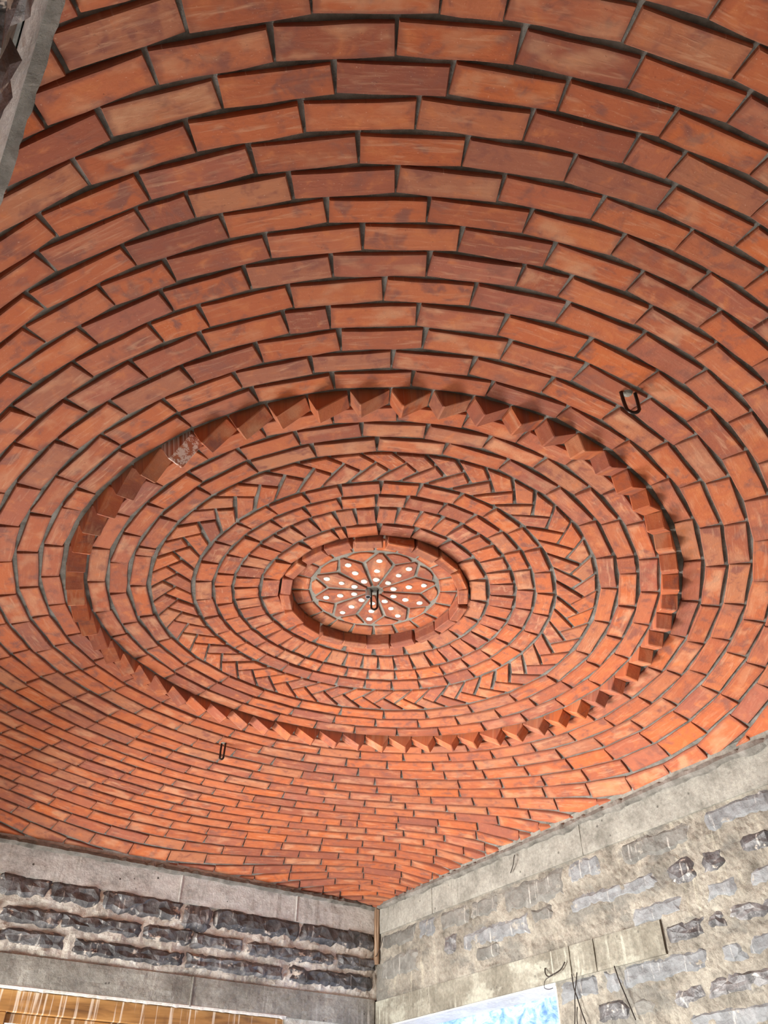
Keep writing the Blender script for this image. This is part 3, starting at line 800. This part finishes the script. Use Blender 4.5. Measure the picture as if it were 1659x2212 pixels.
trim_1 = panel_beam('trim_1', 'y', Y_FAR, -1, X_NEAR, X_FAR, Z_BEAM0, Z_BEAM, (0.27, 1.02), M_CONC_L, 'pale concrete ring beam on top of the dark stone wall')
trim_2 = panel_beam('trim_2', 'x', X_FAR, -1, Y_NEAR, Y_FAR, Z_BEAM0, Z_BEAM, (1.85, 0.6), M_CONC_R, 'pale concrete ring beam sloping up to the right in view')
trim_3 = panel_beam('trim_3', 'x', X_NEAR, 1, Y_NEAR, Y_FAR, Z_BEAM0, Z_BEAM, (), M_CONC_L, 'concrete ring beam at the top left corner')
trim_4 = panel_beam('trim_4', 'y', Y_FAR, -1, X_NEAR, X_FAR - 0.02, 2.335, 2.475, (0.42,), M_LINTEL_L, 'dark grey concrete lintel over the wooden door', top=2.475, proud=0.012, amp=0.004)
trim_5 = panel_beam('trim_5', 'x', X_FAR, -1, 0.22, Y_FAR, 2.335, 2.465, (0.62, 0.78), M_LINTEL_R, 'lime-streaked concrete lintel over the blue window', top=2.465, proud=0.012, amp=0.004)

# mortar fillets where the bricks die into the beams
def fillet(axis, plane, sgn, u0, u1, seed, drop, h0):
    V = []; n = int((u1 - u0) / 0.018)
    for i in range(n + 1):
        u = u0 + (u1 - u0) * i / n
        k = mnoise.noise(Vector((u * 8, seed, 0))); k2 = mnoise.noise(Vector((u * 33, seed, 5)))
        d = 0.020 + 0.007 * k + 0.004 * k2; lo = Z_BEAM - drop * (0.5 + 0.9 * k + 0.35 * k2) ; hi = Z_BEAM + h0 + 0.012 * k2
        for dd, z in ((0.002, lo), (0.012 + 0.3 * d, lo + 0.008), (d + 0.008, (lo + hi) / 2), (d, hi), (-0.02, hi + 0.015)):
            p = plane + sgn * (dd + 0.003 * mnoise.noise(Vector((u * 50, z * 60, seed))))
            V.append((p, u, z) if axis == 'x' else (u, p, z))
    F = [(i * 5 + k, i * 5 + k + 1, (i + 1) * 5 + k + 1, (i + 1) * 5 + k) for i in range(n) for k in range(4)]
    me = mesh_from('mortar_fillet', V, F, M_MORTAR, smooth=False)
    return link('mortar_fillet', me, ceiling)
fillet('y', Y_FAR, -1, X_NEAR + 0.01, X_FAR - 0.01, 2.0, 0.012, 0.03)
fillet('x', X_FAR, -1, Y_NEAR + 0.01, Y_FAR - 0.01, 6.0, 0.02, 0.03)
fillet('x', X_NEAR, 1, Y_NEAR + 0.01, Y_FAR - 0.01, 9.0, 0.01, 0.03)

# ------------------------------------------------------------------ stones of the walls
def stone(parent, axis, plane, sgn, u0, u1, z0, z1, mat, proud, rough, seed):
    if u0 > u1: u0, u1 = u1, u0
    u0 -= 0.012; u1 += 0.012; z0 -= 0.011; z1 += 0.010
    L, Hh = u1 - u0, z1 - z0; nu = max(4, int(L / 0.035)); nz = 4
    rr = random.Random(seed); V = []
    for j in range(nz + 1):
        for i in range(nu + 1):
            fu, fz = i / nu, j / nz
            eu = min(fu, 1 - fu) * L; ez = min(fz, 1 - fz) * Hh
            u = u0 + fu * L; z = z0 + fz * Hh
            edge = i in (0, nu) or j in (0, nz)
            if edge: u += rr.uniform(-.007, .007); z += rr.uniform(-.006, .006)
            else: u += rr.uniform(-.3, .3) * L / nu; z += rr.uniform(-.3, .3) * Hh / nz
            d = -0.008 if edge else proud + rough * (mnoise.noise(Vector((u * 17, z * 24, seed * 1.3))) + 0.5 * rr.uniform(-1, 1))
            p = plane + sgn * d
            V.append((p, u, z) if axis == 'x' else (u, p, z))
    F = []
    for j in range(nz):
        for i in range(nu):
            a = j * (nu + 1) + i; q = (a, a + 1, a + nu + 2, a + nu + 1)
            F += [(q[0], q[1], q[2]), (q[0], q[2], q[3])] if rr.random() < .5 else [(q[0], q[1], q[3]), (q[1], q[2], q[3])]
    me = mesh_from('stone', V, F, mat)
    return link('stone', me, parent)
LS = [(-1.60, -1.20, 2.735, 2.842), (-1.19, -0.72, 2.738, 2.842), (-0.702, -0.435, 2.735, 2.842), (-0.43, -0.165, 2.740, 2.842), (-0.155, 0.30, 2.735, 2.842), (0.305, 0.478, 2.700, 2.842), (0.50, 1.05, 2.735, 2.842), (1.065, 1.59, 2.738, 2.842),
      (-1.5, -1.0, 2.625, 2.69), (-0.98, -0.66, 2.625, 2.69), (-0.642, -0.345, 2.622, 2.69), (-0.338, 0.082, 2.628, 2.692), (0.10, 0.38, 2.628, 2.695), (0.388, 0.695, 2.628, 2.69), (0.716, 1.305, 2.625, 2.688), (1.326, 1.60, 2.628, 2.692),
      (-1.55, -1.1, 2.522, 2.582), (-1.08, -0.71, 2.522, 2.582), (-0.69, -0.298, 2.525, 2.585), (-0.249, 0.347, 2.518, 2.582), (0.372, 0.962, 2.522, 2.585), (1.004, 1.585, 2.520, 2.595)]
for i, (a, b, z0, z1) in enumerate(LS):
    stone(wall_left, 'y', Y_FAR, -1, a, b, z0, z1, M_STONE_DARK, 0.017, 0.013, 100 + i)
G, O, D = M_STONE_GREY, M_STONE_OLIVE, M_STONE_DARK
RS = [(2.40, 2.03, 2.725, 2.82, O), (2.006, 1.835, 2.715, 2.82, G), (1.785, 1.515, 2.72, 2.822, O), (1.505, 1.262, 2.716, 2.818, O), (1.22, 0.765, 2.69, 2.822, O), (0.73, 0.498, 2.722, 2.82, G), (0.37, -0.03, 2.722, 2.815, O), (-0.11, -0.45, 2.74, 2.815, G),
      (1.75, 1.65, 2.60, 2.685, D), (1.59, 1.05, 2.58, 2.667, G), (1.02, 0.86, 2.60, 2.666, O), (0.745, 0.205, 2.597, 2.658, G), (0.135, -0.015, 2.585, 2.668, D), (-0.05, -0.16, 2.597, 2.663, D), (-0.25, -0.4, 2.615, 2.675, D),
      (2.41, 2.02, 2.565, 2.69, O), (1.48, 1.29, 2.52, 2.58, O), (0.37, 0.10, 2.467, 2.536, G), (-0.03, -0.19, 2.486, 2.544, G), (-0.253, -0.42, 2.49, 2.547, G),
      (0.20, 0.0, 2.372, 2.435, D), (-0.02, -0.09, 2.388, 2.431, D), (-0.115, -0.36, 2.39, 2.436, D),
      (0.885, 0.63, 2.245, 2.328, G), (0.59, 0.51, 2.25, 2.33, G), (0.485, 0.02, 2.25, 2.33, G), (-0.037, -0.14, 2.262, 2.322, G), (-0.175, -0.36, 2.268, 2.327, G),
      (0.242, 0.093, 2.142, 2.2, D), (0.06, -0.27, 2.16, 2.212, D), (0.66, 0.472, 2.142, 2.208, D), (0.452, 0.33, 2.14, 2.2, O), (0.18, -0.22, 2.05, 2.108, G)]
rs = random.Random(3)
for z0, z1 in ((2.735, 2.815), (2.60, 2.67), (2.49, 2.545), (2.385, 2.435), (2.265, 2.325), (2.155, 2.21), (2.045, 2.105)):
    y = -0.47 - rs.uniform(0, .05)
    while y > -1.5:
        l = rs.uniform(.18, .42); RS.append((y, y - l, z0, z1, rs.choice([G, G, O, D]))); y -= l + rs.uniform(.03, .07)
for i, (a, b, z0, z1, mt) in enumerate(RS):
    sm = mt is not D
    stone(wall_right, 'x', X_FAR, -1, a, b, z0, z1, mt, 0.006 if sm else 0.011, 0.003 if sm else 0.014, 300 + i)
for i, (z0, z1) in enumerate(((2.73, 2.82), (2.615, 2.695), (2.50, 2.58))):
    y = -2.35
    while y < -0.9:
        l = rs.uniform(.3, .45); stone(wall_near, 'x', X_NEAR, 1, y, y + l, z0, z1, D, 0.017, 0.013, 600 + i * 20 + int(y * 10)); y += l + .04

# ------------------------------------------------------------------ wooden glazed door in the left wall
yF = Y_FAR + 0.012
door = empty('door_1', (-0.22, yF, 0)); tag(door, 'golden wooden door frame with small glass panes under the dark lintel', 'door', kind='structure')
off = Vector(door.location)
def dpart(name, a, b, mat=M_WOOD, parent=door, bev=0.004, base=None):
    base = base or off
    m = MB(); m.bevel_box(Vector(a) - base, Vector(b) - base, bev); return m.build(name, mat, parent)
dpart('frame_header', (DX0 - 0.05, yF, 2.238), (DX1, yF + 0.07, 2.330))
dpart('frame_jamb', (DX1 - 0.075, yF, 0.0), (DX1, yF + 0.07, 2.238))
dpart('frame_jamb', (DX0 - 0.05, yF, 0.0), (DX0 + 0.025, yF + 0.07, 2.238))
dpart('mullion', (-0.565, yF, 0.0), (-0.487, yF + 0.07, 2.238))
for x0, x1 in ((-0.487, DX1 - 0.075), (DX0 + 0.025, -0.565)):
    leaf_z = ((2.195, 2.236), (1.45, 1.50), (0.75, 0.80), (0.0, 0.12))
    for z0, z1 in leaf_z: dpart('rail', (x0 + 0.004, yF + 0.022, z0), (x1 - 0.004, yF + 0.058, z1), bev=0.003)
    nb = int(round((x1 - x0) / 0.12))
    for i in range(nb + 1):
        xm = x0 + (x1 - x0) * i / nb
        dpart('muntin', (xm - 0.009, yF + 0.026, 0.12), (xm + 0.009, yF + 0.054, 2.2), bev=0.002)
    for i in range(nb):
        xa, xb = x0 + (x1 - x0) * i / nb, x0 + (x1 - x0) * (i + 1) / nb
        dpart('pane', (xa + 0.005, yF + 0.038, 0.12), (xb - 0.005, yF + 0.042, 2.196), M_GLASS, bev=0.0005)
# pale grout bead along the lintel underside
m = MB(); n = 120; V = []
for i in range(n + 1):
    x = DX0 + (DX1 - DX0) * i / n; k = mnoise.noise(Vector((x * 30, 3, 1)))
    for dy, dz in ((-0.004, 0.016), (-0.010, 0.006), (-0.004 - 0.003 * k, -0.006 - 0.008 * max(k, 0)), (0.02, -0.002)):
        V.append((x, Y_FAR + dy - 0.004, 2.334 + dz))
F = [(i * 4 + k, i * 4 + k + 1, i * 4 + 5 + k, i * 4 + 4 + k) for i in range(n) for k in range(3)]
m.add(V, F); o = m.build('trim_6', M_SOFFIT, fix=False); tag(o, 'cream grout bead between lintel and wooden door frame', 'trim', kind='structure')

# ------------------------------------------------------------------ window in the right wall
win = empty('window_1', (X_FAR + 0.12, (WY0 + WY1) / 2, WZ0)); tag(win, 'window with mottled blue protective film under the limed lintel', 'window', kind='structure')
off = Vector(win.location)
dpart('pane', (X_FAR + 0.190, WY0, WZ0), (X_FAR + 0.196, WY1, 2.343), M_FILM, win, 0.001)
dpart('soffit_lining', (X_FAR + 0.0, WY0, 2.328), (X_FAR + 0.26, Y_FAR, 2.3365), M_SOFFIT, win, 0.001)
dpart('reveal_lining', (X_FAR + 0.0, WY0 - 0.004, WZ0), (X_FAR + 0.26, WY0 + 0.006, 2.328), M_SOFFIT, win, 0.001)

# ------------------------------------------------------------------ batten in the corner, tie wires
bt = MB(); bt.bevel_box((X_FAR - 0.030, Y_FAR - 0.034, 2.66), (X_FAR - 0.012, Y_FAR - 0.012, Z_BEAM + 0.012), 0.003)
bt.bevel_box((X_FAR - 0.026, Y_FAR - 0.05, 2.66), (X_FAR - 0.010, Y_FAR - 0.036, Z_BEAM - 0.002), 0.003)
tag(bt.build('corner_batten', M_OLDWOOD), 'weathered wooden batten left standing in the corner between the two walls', 'batten')
xw = X_FAR - 0.022
def wire(pts, r, label, xoff=0.0):
    m = MB(); m.tube(smooth_path([(xw + xo + xoff, y, z) for xo, y, z in pts], 5), r, 6)
    tag(m.build('tie_wire', M_WIRE, smooth=True), label, 'wire', 'tie wires on the right wall')
wire([(0, 0.77, 2.345), (-0.003, 0.765, 2.29), (0, 0.755, 2.25), (0, 0.735, 2.18), (0, 0.70, 2.09)], 0.0028, 'dark tie wire hanging beside the blue window, crossing another wire')
wire([(-0.010, 0.725, 2.345), (-0.014, 0.742, 2.29), (-0.014, 0.757, 2.245), (-0.012, 0.77, 2.19), (-0.010, 0.80, 2.09)], 0.0026, 'dark tie wire crossing from the upper right beside the blue window')
wire([(0, 0.762, 2.215), (-0.004, 0.77, 2.17), (0, 0.775, 2.09)], 0.0022, 'short thin wire hanging below the crossing of two tie wires')
wire([(0, 0.505, 2.335), (-0.004, 0.485, 2.27), (-0.004, 0.46, 2.20), (-0.002, 0.435, 2.125)], 0.0028, 'straight dark tie wire slanting down the wall right of the lintel end')
wire([(0.008, 0.95, 2.40), (-0.012, 0.93, 2.372), (-0.018, 0.905, 2.355), (-0.01, 0.88, 2.362), (-0.02, 0.86, 2.36), (-0.006, 0.83, 2.375), (-0.004, 0.80, 2.40)], 0.003, 'twisted wire stub curling out of the lintel bottom edge')
wire([(-0.01, 0.885, 2.358), (-0.02, 0.925, 2.345), (-0.022, 0.938, 2.315), (-0.016, 0.915, 2.305), (-0.008, 0.895, 2.308)], 0.0016, 'thin looped wire end at the corner of the window')
wire([(0, 2.36, 2.80), (-0.02, 2.335, 2.78), (-0.03, 2.34, 2.735), (-0.026, 2.39, 2.70), (-0.008, 2.43, 2.705)], 0.0018, 'thin curved wire near the corner batten')
wire([(0.0, 1.075, 2.955), (-0.016, 1.065, 2.935), (-0.012, 1.08, 2.905), (0, 1.12, 2.875)], 0.0024, 'bent wire sticking out of the right beam below the vault')
